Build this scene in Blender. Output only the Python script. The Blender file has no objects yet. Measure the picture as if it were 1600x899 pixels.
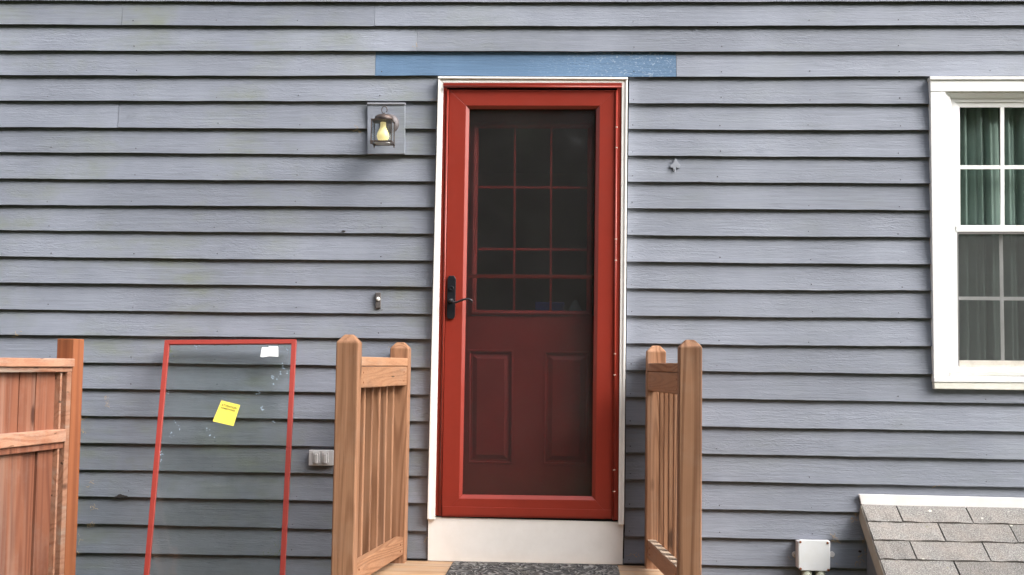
import bpy, bmesh, math, random
from mathutils import Vector, Matrix
random.seed(7)
S = bpy.context.scene
C = S.collection
R = math.radians

# ------------------------------------------------------------------ camera
F = 1828.38; PITCH = .0657935; ROLL = .01381987; YAW = .04923736
W0, H0 = 1600.0, 899.0
CAM = Vector((0, -5.6, 1.55))
fwd = Vector((-math.sin(YAW)*math.cos(PITCH), math.cos(YAW)*math.cos(PITCH), math.sin(PITCH)))
rt_ = Vector((math.cos(YAW), math.sin(YAW), 0)); up_ = rt_.cross(fwd)
RT = rt_*math.cos(ROLL)+up_*math.sin(ROLL); UP = -rt_*math.sin(ROLL)+up_*math.cos(ROLL)
cam = bpy.data.cameras.new("camera"); cam.sensor_width = 36; cam.lens = 36*F/W0
cam.clip_start = .05; cam.clip_end = 400
co = bpy.data.objects.new("camera", cam); C.objects.link(co); S.camera = co
m = Matrix((RT, UP, -fwd)).transposed().to_4x4(); m.translation = CAM; co.matrix_world = m

# ------------------------------------------------------------------ sky, sun, exposure
SUN_DIR = Vector((.74, -.46, .62)).normalized()      # towards the sun: high, right, in front of the wall
sun_el = math.asin(SUN_DIR.z); sun_az = math.atan2(SUN_DIR.x, SUN_DIR.y)
wd = bpy.data.worlds.new("World"); S.world = wd; wd.use_nodes = True
nt = wd.node_tree; nt.nodes.clear()
sk = nt.nodes.new('ShaderNodeTexSky'); sk.sky_type = 'NISHITA'; sk.sun_disc = False
sk.sun_elevation = sun_el; sk.sun_rotation = sun_az; sk.air_density = 1.0; sk.dust_density = 4.0; sk.ozone_density = 1
hs = nt.nodes.new('ShaderNodeHueSaturation'); hs.inputs['Saturation'].default_value = .30
bg = nt.nodes.new('ShaderNodeBackground'); bg.inputs['Strength'].default_value = .15
wo = nt.nodes.new('ShaderNodeOutputWorld')
nt.links.new(sk.outputs[0], hs.inputs['Color']); nt.links.new(hs.outputs[0], bg.inputs['Color']); nt.links.new(bg.outputs[0], wo.inputs['Surface'])
sl = bpy.data.lights.new("sun", 'SUN'); sl.energy = 1.6; sl.angle = R(50); sl.color = (1, .965, .91)
so = bpy.data.objects.new("sun", sl); C.objects.link(so); so.rotation_euler = SUN_DIR.to_track_quat('Z', 'Y').to_euler()
so.location = (3, -4, 6)
S.view_settings.view_transform = 'Standard'; S.view_settings.look = 'None'
S.view_settings.exposure = 1.66; S.view_settings.gamma = 1
S.render.engine = 'CYCLES'
S.cycles.transparent_max_bounces = 16; S.cycles.max_bounces = 8

# ------------------------------------------------------------------ helpers
def ray(px, py): return RT*(px-W0/2)+UP*(H0/2-py)+fwd*F
def W(px, py, Y=0.0):                      # point of the photograph on the vertical plane at depth Y
    d = ray(px, py); return CAM+d*((Y-CAM.y)/d.y)
def Wz(px, py, z):                         # ... on a level plane
    d = ray(px, py); return CAM+d*((z-CAM.z)/d.z)
def Wp(px, py, p, n):                      # ... on any plane
    d = ray(px, py); return CAM+d*((p-CAM).dot(n)/d.dot(n))

class MB:
    def __init__(s): s.v = []; s.f = []
    def add(s, vs, fs):
        k = len(s.v); s.v += [tuple(q) for q in vs]; s.f += [tuple(i+k for i in f) for f in fs]; return s
    def hexa(s, a, b):                     # two loops of 4: front, back
        return s.add(list(a)+list(b), [(0,1,2,3),(7,6,5,4),(0,4,5,1),(1,5,6,2),(2,6,7,3),(3,7,4,0)])
    def box(s, x0, x1, y0, y1, z0, z1):
        return s.hexa([(x0,y0,z1),(x1,y0,z1),(x1,y0,z0),(x0,y0,z0)], [(x0,y1,z1),(x1,y1,z1),(x1,y1,z0),(x0,y1,z0)])
    def slab(s, q, yf, yb):                # quad in photo px TL,TR,BR,BL, its front at depth yf
        a = [W(x, y, yf) for x, y in q]; return s.hexa(a, [(p.x, yb, p.z) for p in a])
    def poly(s, pts, yf, yb):              # polygon in photo px
        a = [W(x, y, yf) for x, y in pts]; n = len(a)
        return s.add(a+[Vector((p.x, yb, p.z)) for p in a], [tuple(range(n)), tuple(range(2*n-1, n-1, -1))]+[(i, i+n, (i+1) % n+n, (i+1) % n) for i in range(n)])
    def tube(s, pts, r, n=10, cap=True):
        pts = [Vector(p) for p in pts]; rs = r if isinstance(r, (list, tuple)) else [r]*len(pts)
        vs = []; fs = []; prev = None
        for i, p in enumerate(pts):
            t = (pts[min(i+1, len(pts)-1)]-pts[max(i-1, 0)]).normalized()
            if prev is None: a = t.orthogonal().normalized()
            else: a = (prev-t*prev.dot(t)).normalized()
            prev = a; b = t.cross(a)
            for k in range(n):
                w = 2*math.pi*k/n; vs.append(p+(a*math.cos(w)+b*math.sin(w))*rs[i])
        for i in range(len(pts)-1):
            for k in range(n): fs.append((i*n+k, i*n+(k+1) % n, (i+1)*n+(k+1) % n, (i+1)*n+k))
        if cap: fs += [tuple(range(n-1, -1, -1)), tuple((len(pts)-1)*n+k for k in range(n))]
        return s.add(vs, fs)
    def lathe(s, c, prof, axis='z', n=24): # prof: (radius, offset along the axis)
        c = Vector(c); vs = []; fs = []
        for r_, h in prof:
            for k in range(n):
                w = 2*math.pi*k/n
                if axis == 'z': vs.append(c+Vector((r_*math.cos(w), r_*math.sin(w), h)))
                else: vs.append(c+Vector((r_*math.cos(w), h, r_*math.sin(w))))
        for i in range(len(prof)-1):
            for k in range(n): fs.append((i*n+k, i*n+(k+1) % n, (i+1)*n+(k+1) % n, (i+1)*n+k))
        fs += [tuple(range(n)), tuple((len(prof)-1)*n+k for k in range(n))]
        return s.add(vs, fs)
    def side(s, loops, i):                 # one mitred side of a rectangular frame; loops = [(4 px corners, Y), ...]
        j = (i+1) % 4; vs = []; fs = []; n = len(loops)
        for q, Y in loops: vs += [W(*q[i], Y), W(*q[j], Y)]
        for k in range(n-1): fs.append((2*k, 2*k+1, 2*k+3, 2*k+2))
        fs.append((2*n-2, 2*n-1, 1, 0)); fs.append(tuple(2*k for k in range(n))[::-1]); fs.append(tuple(2*k+1 for k in range(n)))
        return s.add(vs, fs)
    def build(s, name, mt, parent=None, bev=0, smooth=False, seg=2, label=None, kind=None):
        me = bpy.data.meshes.new(name); off = Vector((0, 0, 0))
        if parent is not None:
            p = parent
            while p is not None: off += p.location; p = p.parent
        me.from_pydata([tuple(Vector(v)-off) for v in s.v], [], s.f)
        bm = bmesh.new(); bm.from_mesh(me); bmesh.ops.recalc_face_normals(bm, faces=bm.faces); bm.to_mesh(me); bm.free()
        me.materials.append(mt)
        if smooth: me.polygons.foreach_set('use_smooth', [True]*len(me.polygons))
        o = bpy.data.objects.new(name, me); C.objects.link(o)
        if parent is not None: o.parent = parent
        if bev:
            b = o.modifiers.new('edge', 'BEVEL'); b.width = bev; b.segments = seg; b.limit_method = 'ANGLE'; b.angle_limit = R(35)
        if label: o['label'] = label
        if kind: o['kind'] = kind
        return o
def thing(name, loc, label, cat, group=None, kind=None):
    o = bpy.data.objects.new(name, None); C.objects.link(o); o.location = loc; o.empty_display_size = .1
    if label: o['label'] = label
    if cat: o['category'] = cat
    if group: o['group'] = group
    if kind: o['kind'] = kind
    return o
def grow(q, d):                            # grow a px rectangle TL,TR,BR,BL by d
    return [(q[0][0]-d, q[0][1]-d), (q[1][0]+d, q[1][1]-d), (q[2][0]+d, q[2][1]+d), (q[3][0]-d, q[3][1]+d)]
def rect(x0, y0, x1, y1): return [(x0, y0), (x1, y0), (x1, y1), (x0, y1)]

# ------------------------------------------------------------------ materials
class NT:
    def __init__(s, name):
        s.m = bpy.data.materials.new(name); s.m.use_nodes = True; s.t = s.m.node_tree; s.t.nodes.clear()
        s.o = s.n('ShaderNodeOutputMaterial')
    def n(s, ty, **k):
        x = s.t.nodes.new(ty)
        for a, b in k.items():
            if a.startswith('i_'):
                key = a[2:].replace('_', ' ') if not a[2:].isdigit() else int(a[2:])
                x.inputs[key].default_value = b
            else: setattr(x, a, b)
        return x
    def l(s, a, b): s.t.links.new(a, b)
    def coord(s, sc=(1, 1, 1), rnd=9.0, kind='Object'):
        tc = s.n('ShaderNodeTexCoord'); oi = s.n('ShaderNodeObjectInfo')
        mul = s.n('ShaderNodeMath', operation='MULTIPLY'); mul.inputs[1].default_value = rnd; s.l(oi.outputs['Random'], mul.inputs[0])
        ad = s.n('ShaderNodeVectorMath', operation='ADD'); s.l(tc.outputs[kind], ad.inputs[0]); s.l(mul.outputs[0], ad.inputs[1])
        mp = s.n('ShaderNodeVectorMath', operation='MULTIPLY'); s.l(ad.outputs[0], mp.inputs[0]); mp.inputs[1].default_value = sc
        return mp.outputs[0]
    def noise(s, vec, scale, detail=4, rough=.55, dist=0):
        x = s.n('ShaderNodeTexNoise'); x.inputs['Scale'].default_value = scale; x.inputs['Detail'].default_value = detail
        x.inputs['Roughness'].default_value = rough; x.inputs['Distortion'].default_value = dist
        if vec is not None: s.l(vec, x.inputs['Vector'])
        return x.outputs['Fac']
    def ramp(s, fac, stops):
        x = s.n('ShaderNodeValToRGB'); e = x.color_ramp.elements
        while len(e) < len(stops): e.new(.5)
        for i, (p, c) in enumerate(stops):
            e[i].position = p; e[i].color = (c, c, c, 1) if isinstance(c, (int, float)) else (*c, 1)
        s.l(fac, x.inputs[0]); return x.outputs[0]
    def mix(s, fac, a, b, mode='MIX'):
        x = s.n('ShaderNodeMix', data_type='RGBA', blend_type=mode)
        for v, i in ((fac, 0), (a, 6), (b, 7)):
            if isinstance(v, (int, float)): x.inputs[i].default_value = v if i == 0 else (v, v, v, 1)
            elif isinstance(v, tuple): x.inputs[i].default_value = (*v, 1)
            else: s.l(v, x.inputs[i])
        return x.outputs[2]
    def math(s, op, a, b=0.0):
        x = s.n('ShaderNodeMath', operation=op)
        for v, i in ((a, 0), (b, 1)):
            if isinstance(v, (int, float)): x.inputs[i].default_value = v
            else: s.l(v, x.inputs[i])
        return x.outputs[0]
    def rand(s): return s.n('ShaderNodeObjectInfo').outputs['Random']
    def bump(s, h, strength=.3, dist=.002, prev=None):
        x = s.n('ShaderNodeBump'); x.inputs['Strength'].default_value = strength; x.inputs['Distance'].default_value = dist
        s.l(h, x.inputs['Height'])
        if prev is not None: s.l(prev, x.inputs['Normal'])
        return x.outputs[0]
    def pbr(s, col, rough=.6, nrm=None, metal=0, spec=.5, **k):
        p = s.n('ShaderNodeBsdfPrincipled')
        for v, i in ((col, 'Base Color'), (rough, 'Roughness')):
            if isinstance(v, tuple): p.inputs[i].default_value = (*v, 1)
            elif isinstance(v, (int, float)): p.inputs[i].default_value = v
            else: s.l(v, p.inputs[i])
        p.inputs['Metallic'].default_value = metal; p.inputs['Specular IOR Level'].default_value = spec
        if nrm is not None: s.l(nrm, p.inputs['Normal'])
        for a, b in k.items(): p.inputs[a.replace('_', ' ')].default_value = b
        s.l(p.outputs[0], s.o.inputs['Surface']); return s.m

def siding_mat(name, base, worn=0, green=1.0):
    M = NT(name)
    world = M.coord((1, 1, 1), 0)
    g1 = M.noise(M.coord((2.0, 20, 46), 23), 1.7, 6, .62, .9)      # long grain
    g2 = M.noise(M.coord((22, 60, 95), 11), 1.0, 4, .65, 1.2)      # rough-sawn ticks
    gm2 = M.ramp(M.noise(M.coord((1.1, 1, 3), 31), 1.6, 3, .5), [(.35, .15), (.65, 1)])
    cl = M.noise(world, 1.4, 4, .6)                                 # clouds of weathering
    cl2 = M.noise(M.coord((1, 1, 5), 5), 3.0, 4, .6)
    col = M.mix(M.ramp(g1, [(.25, 0), (.75, 1)]), tuple(b*.86 for b in base), tuple(b*1.12 for b in base))
    col = M.mix(M.ramp(cl, [(.3, 0), (.72, 1)]), col, tuple(b*f for b, f in zip(base, (1.18, 1.16, 1.12))), 'MIX') if False else M.mix(M.math('MULTIPLY', M.ramp(cl, [(.42, 0), (.72, 1)]), .6), col, tuple(min(1, b*1.42+.02) for b in base))
    tone = M.math('ADD', M.math('MULTIPLY', M.rand(), .22), .87)
    tn = M.n('ShaderNodeCombineColor'); [M.l(tone, tn.inputs[i]) for i in range(3)]
    col = M.mix(1.0, col, tn.outputs[0], 'MULTIPLY')
    if green:
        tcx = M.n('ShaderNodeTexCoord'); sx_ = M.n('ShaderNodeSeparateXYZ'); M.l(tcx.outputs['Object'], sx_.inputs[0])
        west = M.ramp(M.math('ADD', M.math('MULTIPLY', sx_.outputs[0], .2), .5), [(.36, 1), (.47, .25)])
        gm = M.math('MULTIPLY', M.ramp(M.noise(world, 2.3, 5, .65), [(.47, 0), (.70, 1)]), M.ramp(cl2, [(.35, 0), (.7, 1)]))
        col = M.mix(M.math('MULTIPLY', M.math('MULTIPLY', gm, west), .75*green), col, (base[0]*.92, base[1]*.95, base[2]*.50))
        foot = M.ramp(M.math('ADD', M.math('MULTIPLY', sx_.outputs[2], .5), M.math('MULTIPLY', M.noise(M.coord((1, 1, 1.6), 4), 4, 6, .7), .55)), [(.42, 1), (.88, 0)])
        col = M.mix(M.math('MULTIPLY', M.math('MULTIPLY', foot, M.math('ADD', M.math('MULTIPLY', west, .65), .25)), .62), col, (base[0]*.42, base[1]*.46, base[2]*.42))  # shade low on the wall painted into the colour as patchy grime, heaviest left
        dm = M.ramp(M.noise(M.coord((1, 1, 2.2), 3), 7, 6, .7), [(.62, 0), (.8, 1)])
        col = M.mix(M.math('MULTIPLY', dm, .5), col, tuple(b*.6 for b in base))
    if worn:
        tcx = M.n('ShaderNodeTexCoord'); sx_ = M.n('ShaderNodeSeparateXYZ'); M.l(tcx.outputs['Object'], sx_.inputs[0])
        wm = M.math('MULTIPLY', M.ramp(M.noise(M.coord((1, 1, 1.6), 2), 70, 7, .75), [(.55, 0), (.63, 1)]), M.ramp(M.math('ADD', sx_.outputs[0], .5), [(.25, .06), (.75, .8)]))
        col = M.mix(M.math('MULTIPLY', wm, worn), col, (.55, .62, .7))
    n = M.bump(M.math('MULTIPLY', g2, gm2), .75, .0038); n = M.bump(g1, .6, .0030, n)
    return M.pbr(col, M.ramp(g1, [(0, .50), (1, .66)]), n, spec=.35)

def wood_mat(name, axis, light, dark, ringscale=115, grey=.12, sat=1):
    """sawn softwood: growth rings cut lengthwise along the axis"""
    M = NT(name)
    lg = {'x': (.05, 1, 1), 'y': (1, .05, 1), 'z': (1, 1, .05)}[axis]
    v = M.coord(lg, 13.0)
    body = M.noise(v, 7.5, 1.2, .4, .25)
    ring = M.math('ADD', M.math('MULTIPLY', M.math('SINE', M.math('MULTIPLY', body, ringscale)), .5), .5)
    ring = M.math('MULTIPLY', ring, M.ramp(M.noise(v, 3.0, 2), [(.3, .35), (.7, 1)]))
    fine = M.noise(M.coord(tuple(c*(1 if c < 1 else 60) for c in lg), 13), 6.0, 4, .6)
    blot = M.noise(M.coord((1, 1, 1), 7), 3.2, 4, .6)
    mx = M.math('ADD', M.math('MULTIPLY', M.ramp(ring, [(.25, 0), (1, 1)]), .66), M.math('MULTIPLY', fine, .8))
    col = M.ramp(mx, [(.18, light), (.95, dark)])
    col = M.mix(M.math('MULTIPLY', M.ramp(blot, [(.35, 0), (.7, 1)]), .35), col, tuple(d*.85+l*.15 for d, l in zip(dark, light)))
    col = M.mix(M.math('MULTIPLY', M.ramp(M.noise(M.coord((1, 1, 1), 3), 6, 5, .7), [(.5, 0), (.75, 1)]), grey), col, (.36, .31, .26))
    stv = {'x': (.6, 34, 34), 'y': (34, .6, 34), 'z': (34, 34, .6)}[axis]
    streak = M.ramp(M.noise(M.coord(stv, 21), 1.0, 5, .65), [(.50, 0), (.72, 1)])
    col = M.mix(M.math('MULTIPLY', streak, .35), col, tuple(d*.55 for d in dark))
    gwear = M.ramp(M.noise(M.coord(tuple(c*.35 for c in stv), 5), 1.0, 4, .6), [(.54, 0), (.70, 1)])
    col = M.mix(M.math('MULTIPLY', gwear, min(1, grey*1.6)), col, (.40, .33, .27))
    crack = M.ramp(M.noise(M.coord(tuple(c*(.8 if c > 1 else .8) for c in stv), 41), 1.3, 2, .5), [(.735, 0), (.75, 1)])
    col = M.mix(M.math('MULTIPLY', crack, .8), col, (.03, .018, .010))
    kn = M.n('ShaderNodeTexVoronoi', feature='F1'); kn.inputs['Scale'].default_value = 3.2
    kc = {'x': (.7, 2, 2), 'y': (2, .7, 2), 'z': (2, 2, .7)}[axis]
    M.l(M.coord(kc, 19), kn.inputs['Vector'])
    col = M.mix(M.ramp(kn.outputs['Distance'], [(.07, .9), (.13, 0)]), col, tuple(d*.35 for d in dark))
    tone = M.math('ADD', M.math('MULTIPLY', M.rand(), .34), .84)
    tn = M.n('ShaderNodeCombineColor'); [M.l(tone, tn.inputs[i]) for i in range(3)]
    col = M.mix(1.0, col, tn.outputs[0], 'MULTIPLY')
    n = M.bump(M.math('SUBTRACT', M.math('ADD', mx, streak), crack), .55, .0016)
    return M.pbr(col, .68, n, spec=.3)

def plain(name, col, rough=.5, metal=0, dirt=.0, dirtcol=(.25, .2, .13), bumps=.0, spec=.5, dscale=8, var=.05):
    M = NT(name); v = M.coord((1, 1, 1), 5)
    c = M.mix(M.noise(v, 14, 4, .6), tuple(x*(1-var) for x in col), tuple(min(1, x*(1+var)) for x in col))
    if dirt: c = M.mix(M.math('MULTIPLY', M.ramp(M.noise(v, dscale, 6, .7), [(.45, 0), (.75, 1)]), dirt), c, dirtcol)
    rg = M.ramp(M.noise(v, 22, 4, .6), [(.2, max(0, rough-.07)), (.8, min(1, rough+.08))])
    n = M.bump(M.noise(v, 160, 3, .6), bumps, .001) if bumps else None
    return M.pbr(c, rg, n, metal, spec)

def glass_mat(name, tint, rough=.035, dirt=.03, dcol=(.5, .52, .5), boost=1.0, wave=.10):
    M = NT(name)
    tr = M.n('ShaderNodeBsdfTransparent'); tr.inputs[0].default_value = (*tint, 1)
    gl = M.n('ShaderNodeBsdfGlossy'); gl.inputs['Roughness'].default_value = rough; gl.inputs[0].default_value = (1, 1, 1, 1)
    wv = M.bump(M.noise(M.coord((1, 1, 1), 3), 2.2, 2, .5), wave, .01); M.l(wv, gl.inputs['Normal'])
    df = M.n('ShaderNodeBsdfDiffuse'); df.inputs[0].default_value = (*dcol, 1)
    lw = M.n('ShaderNodeLayerWeight'); lw.inputs['Blend'].default_value = .5      # Schlick: the same from either face of the sheet
    f2 = M.math('MULTIPLY', M.math('ADD', M.math('MULTIPLY', M.math('POWER', lw.outputs['Facing'], 5.0), .96), .04), boost)
    m1 = M.n('ShaderNodeMixShader'); M.l(f2, m1.inputs[0]); M.l(tr.outputs[0], m1.inputs[1]); M.l(gl.outputs[0], m1.inputs[2])
    m2 = M.n('ShaderNodeMixShader')
    d = M.math('MULTIPLY', M.ramp(M.noise(M.coord((1, 1, 1), 3), 5, 6, .7), [(.3, .25), (.75, 1)]), dirt)
    M.l(d, m2.inputs[0]); M.l(m1.outputs[0], m2.inputs[1]); M.l(df.outputs[0], m2.inputs[2])
    M.l(m2.outputs[0], M.o.inputs['Surface']); return M.m

SIDE = (.206, .224, .272)
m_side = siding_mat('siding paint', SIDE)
m_blue = siding_mat('blue patch paint', (.088, .158, .262), worn=.5, green=0)
WL, WDK = (.38, .200, .113), (.185, .085, .043)
m_wx = wood_mat('deck wood along x', 'x', (.50, .34, .21), (.32, .18, .095), grey=.4)
m_wy = wood_mat('rail wood along y', 'y', (.46, .25, .14), (.26, .118, .058), grey=.2)
m_wz = wood_mat('post wood along z', 'z', WL, WDK)
m_wblk = wood_mat('weathered rail top', 'y', (.52, .41, .31), (.34, .25, .18), grey=.5)
m_gz = wood_mat('gate wood along z', 'z', (.27, .105, .058), (.15, .052, .030), 55, .14)
m_gp = wood_mat('gate post wood', 'z', (.40, .140, .058), (.24, .075, .032), 50, .03)
m_gy = wood_mat('gate wood along y', 'y', (.44, .24, .155), (.24, .095, .052), 60, .45)
m_red = plain('red door enamel', (.255, .029, .018), .34, dirt=.22, dirtcol=(.20, .035, .022), spec=.45, var=.10, dscale=5, bumps=.08)
m_redin = plain('inner door red paint', (.35, .036, .030), .42, dirt=.1, dirtcol=(.3, .06, .04), spec=.4)
m_white = plain('white trim paint', (.87, .86, .84), .45, dirt=.16, dirtcol=(.60, .55, .46), dscale=6)
m_vinyl = plain('white vinyl', (.84, .84, .84), .38, dirt=.06, dirtcol=(.6, .58, .5))
m_sill = plain('weathered sill vinyl', (.80, .79, .74), .45, dirt=.55, dirtcol=(.58, .56, .44), dscale=5)
m_track = plain('dirty window track', (.62, .58, .52), .6, dirt=.7, dirtcol=(.3, .28, .24), dscale=22)
m_black = plain('black hardware', (.012, .013, .017), .32, bumps=.05)
m_iron = plain('weathered bronze lamp metal', (.075, .062, .060), .5, .5, dirt=.4, dirtcol=(.24, .14, .10), bumps=.2, dscale=30)
m_bulb = plain('cream yellow bulb', (.92, .76, .34), .35, var=.02)
for n_ in m_bulb.node_tree.nodes:
    if n_.type == 'BSDF_PRINCIPLED': n_.inputs['Emission Color'].default_value = (1, .80, .34, 1); n_.inputs['Emission Strength'].default_value = .16
m_frost = plain('frosted lamp tray', (.62, .62, .58), .5)
m_rubber = None
m_steel = plain('worn steel', (.45, .44, .42), .4, .8)
m_plastic = plain('grey outdoor plastic', (.58, .57, .58), .5, dirt=.4, dirtcol=(.32, .3, .25), dscale=14)
m_jbox = plain('white junction box', (.74, .77, .80), .4, dirt=.15, dirtcol=(.6, .55, .4), dscale=12)
m_rust = plain('rust', (.22, .07, .03), .9, bumps=.6)
m_lap_shade = plain('painted lap shade', (.045, .04, .042), .95)
m_pipe = plain('grey green conduit', (.36, .38, .30), .55, dirt=.4)
m_dark = plain('dark gap', (.015, .015, .017), .9)
m_sheath = plain('building paper', (.03, .03, .035), .9)
m_conc = plain('concrete', (.30, .29, .27), .9, dirt=.5, bumps=.5)
m_bell = plain('doorbell bronze', (.13, .12, .12), .5, .4, dirt=.4, dirtcol=(.3, .28, .26), dscale=60)
m_button = plain('doorbell button', (.85, .85, .82), .3)
m_yel = plain('yellow sticker paper', (.86, .72, .10), .5, dirt=.05, var=.02)
m_paper = plain('white paper', (.85, .86, .88), .7)
m_ink = plain('ink', (.05, .045, .02), .7)
m_fleck = plain('paint flecks', (.42, .55, .72), .7)
m_pframe = plain('red pane frame', (.30, .033, .023), .45, dirt=.2, dirtcol=(.32, .06, .04), dscale=30)
m_straw = plain('dry straw', (.42, .30, .16), .9)
m_moss = plain('algae', (.10, .13, .03), .95)
m_fascia = plain('beige fascia', (.40, .36, .30), .7, dirt=.5, dirtcol=(.25, .23, .16))
m_wood_in = plain('room wall', (.30, .27, .23), .9)
m_floor_in = plain('room floor', (.14, .09, .06), .6)
m_gl_storm = glass_mat('storm door glass', (.93, .93, .94), rough=.09, dirt=.02, dcol=(.25, .26, .27), boost=.9)
m_gl_door = glass_mat('door glass', (.93, .95, .95), dirt=.005)
m_gl_win = glass_mat('window glass', (.95, .985, .97), dirt=.008, dcol=(.3, .33, .33))
m_gl_scr = glass_mat('window glass behind insect screen', (.95, .97, .96), dirt=.02, dcol=(.3, .32, .32))
m_gl_lamp = glass_mat('lamp glass', (.955, .975, .985), dirt=.02, dcol=(.5, .55, .6))
m_gl_pane = glass_mat('leaning pane glass', (.915, .940, .930), rough=.03, dirt=.010, dcol=(.3, .34, .32), boost=.85, wave=.01)

def screen_mat(name, cover, col):
    M = NT(name); t = M.n('ShaderNodeBsdfTransparent'); d = M.n('ShaderNodeBsdfDiffuse'); d.inputs[0].default_value = (*col, 1)
    v = M.coord((1, 1, 1), 0); f = M.math('ADD', M.math('MULTIPLY', M.noise(v, 7, 4, .6), .10), cover-.05)
    x = M.n('ShaderNodeMixShader'); M.l(f, x.inputs[0]); M.l(t.outputs[0], x.inputs[1]); M.l(d.outputs[0], x.inputs[2]); M.l(x.outputs[0], M.o.inputs['Surface']); return M.m
m_screen = screen_mat('storm door insect screen', .28, (.044, .040, .040))
m_screen2 = screen_mat('window insect screen', .31, (.11, .115, .115))
def curtain_mat():
    M = NT('sheer green white curtain'); v = M.coord((1, 1, 1), 0)
    c = M.mix(M.noise(v, 6, 3), (.28, .35, .325), (.42, .49, .46))
    d = M.n('ShaderNodeBsdfDiffuse'); t = M.n('ShaderNodeBsdfTranslucent'); M.l(c, d.inputs[0]); M.l(c, t.inputs[0])
    x = M.n('ShaderNodeMixShader'); x.inputs[0].default_value = .3; M.l(d.outputs[0], x.inputs[1]); M.l(t.outputs[0], x.inputs[2])
    M.l(x.outputs[0], M.o.inputs['Surface']); return M.m
m_curt = curtain_mat()

def shingle_mat():
    M = NT('asphalt shingle granules'); v = M.coord((1, 1, 1), 7)
    sp = M.noise(v, 210, 4, .8); cl = M.noise(v, 9, 5, .65)
    c = M.ramp(sp, [(.36, (.06, .057, .055)), (.5, (.18, .173, .166)), (.66, (.40, .385, .37))])
    c = M.mix(M.math('MULTIPLY', M.ramp(cl, [(.4, 0), (.75, 1)]), .4), c, (.30, .25, .215))
    lich = M.n('ShaderNodeTexVoronoi', feature='F1'); lich.inputs['Scale'].default_value = 9; M.l(M.coord((1, 1, 1), 17), lich.inputs['Vector'])
    ln = M.math('ADD', lich.outputs['Distance'], M.math('MULTIPLY', M.noise(v, 40, 4), .14))
    c = M.mix(M.ramp(ln, [(.12, .85), (.155, 0)]), c, (.62, .61, .54))
    ms = M.math('MULTIPLY', M.ramp(M.noise(v, 26, 5, .7), [(.66, 0), (.74, 1)]), .7)
    c = M.mix(ms, c, (.20, .19, .07))
    tone = M.math('ADD', M.math('MULTIPLY', M.rand(), .36), .82)
    tn = M.n('ShaderNodeCombineColor'); [M.l(tone, tn.inputs[i]) for i in range(3)]
    c = M.mix(1.0, c, tn.outputs[0], 'MULTIPLY')
    return M.pbr(c, .95, M.bump(sp, .7, .002), spec=.2)
m_shing = shingle_mat()

def rubber_mat():
    M = NT('embossed rubber'); v = M.coord((1, 1, 1), 0)
    sw = M.n('ShaderNodeTexNoise'); sw.inputs['Scale'].default_value = 8; sw.inputs['Detail'].default_value = 1; sw.inputs['Distortion'].default_value = 2.6; M.l(v, sw.inputs['Vector'])
    b = M.math('SINE', M.math('MULTIPLY', sw.outputs['Fac'], 30))
    c = M.mix(M.ramp(b, [(.2, 0), (.8, 1)]), (.045, .045, .048), (.21, .205, .20))
    c = M.mix(M.math('MULTIPLY', M.ramp(M.noise(v, 12, 5, .7), [(.5, 0), (.72, 1)]), .5), c, (.24, .22, .19))
    return M.pbr(c, .75, M.bump(b, 1.0, .006), spec=.4)
m_rubber = rubber_mat()

def ground_mat():
    M = NT('lawn soil'); v = M.coord((1, 1, 1), 0)
    c = M.mix(M.noise(v, 30, 6, .7), (.035, .055, .018), (.10, .12, .045))
    c = M.mix(M.ramp(M.noise(v, 1.2, 4), [(.5, 0), (.7, 1)]), c, (.16, .12, .08))
    return M.pbr(c, .95, M.bump(M.noise(v, 60, 4), 1, .03), spec=.2)
m_ground = ground_mat()
def leaf_mat():
    M = NT('leaves'); c = M.ramp(M.noise(M.coord((1, 1, 1), 0), 1.1, 4), [(.3, (.020, .042, .012)), (.7, (.075, .115, .030))])
    return M.pbr(c, .6, None, spec=.35)
m_leaf = leaf_mat()

# ------------------------------------------------------------------ ground
MB().add([(-70, -80, 0), (70, -80, 0), (70, 70, 0), (-70, 70, 0)], [(0, 1, 2, 3)]).build('ground', m_ground, kind='structure')

# ------------------------------------------------------------------ house wall
wall = thing('house_wall', (0, .02, 0), 'blue grey house wall of painted wooden lap siding', 'wall', kind='structure')
LX = {0: [38.3,79.3,117.7,157.7,199,238,279.3,320.7,360,401,441.7,483.7,523.3],
      400: [40.7,80,119,158.3,201,240.7,282.3,322.3,363.3,405.7,446,488.7,527],
      672: [41,80,118.3,158.3,201.7,242.7,284,324.3,365.7,407.7,448.7,491,530]}
LL = {160: [567,607.7,650.3,692.8,734.6,776.3,819,864.5], 500: [571,613,655.3,697.5,740,782.7,827,869.7], 645: [574.5,616.7,658.5,701,744,786.3,830,873]}
RX = {982: [41.3,80.7,120.3,161.7,202,243.3,284.3,325.7,367.7,409,451,493.3,536.7],
      1190: [40.7,81,120.7,162.3,203.7,245,285.7,327.3,370,411.7,453.7,496,540],
      1450: [40,80.3,119.3,162.3,203.7,246,287,329,371,413.3,454.3,497.3,541.3]}
RL = {990: [578.6,620.7,664.2,707.3,749.4,793.8,838.2,880.5], 1190: [581.7,624.5,668.7,711,754,797.5,842,885], 1598: [587,631,674.8,718.4,762,806,850,894]}
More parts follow.
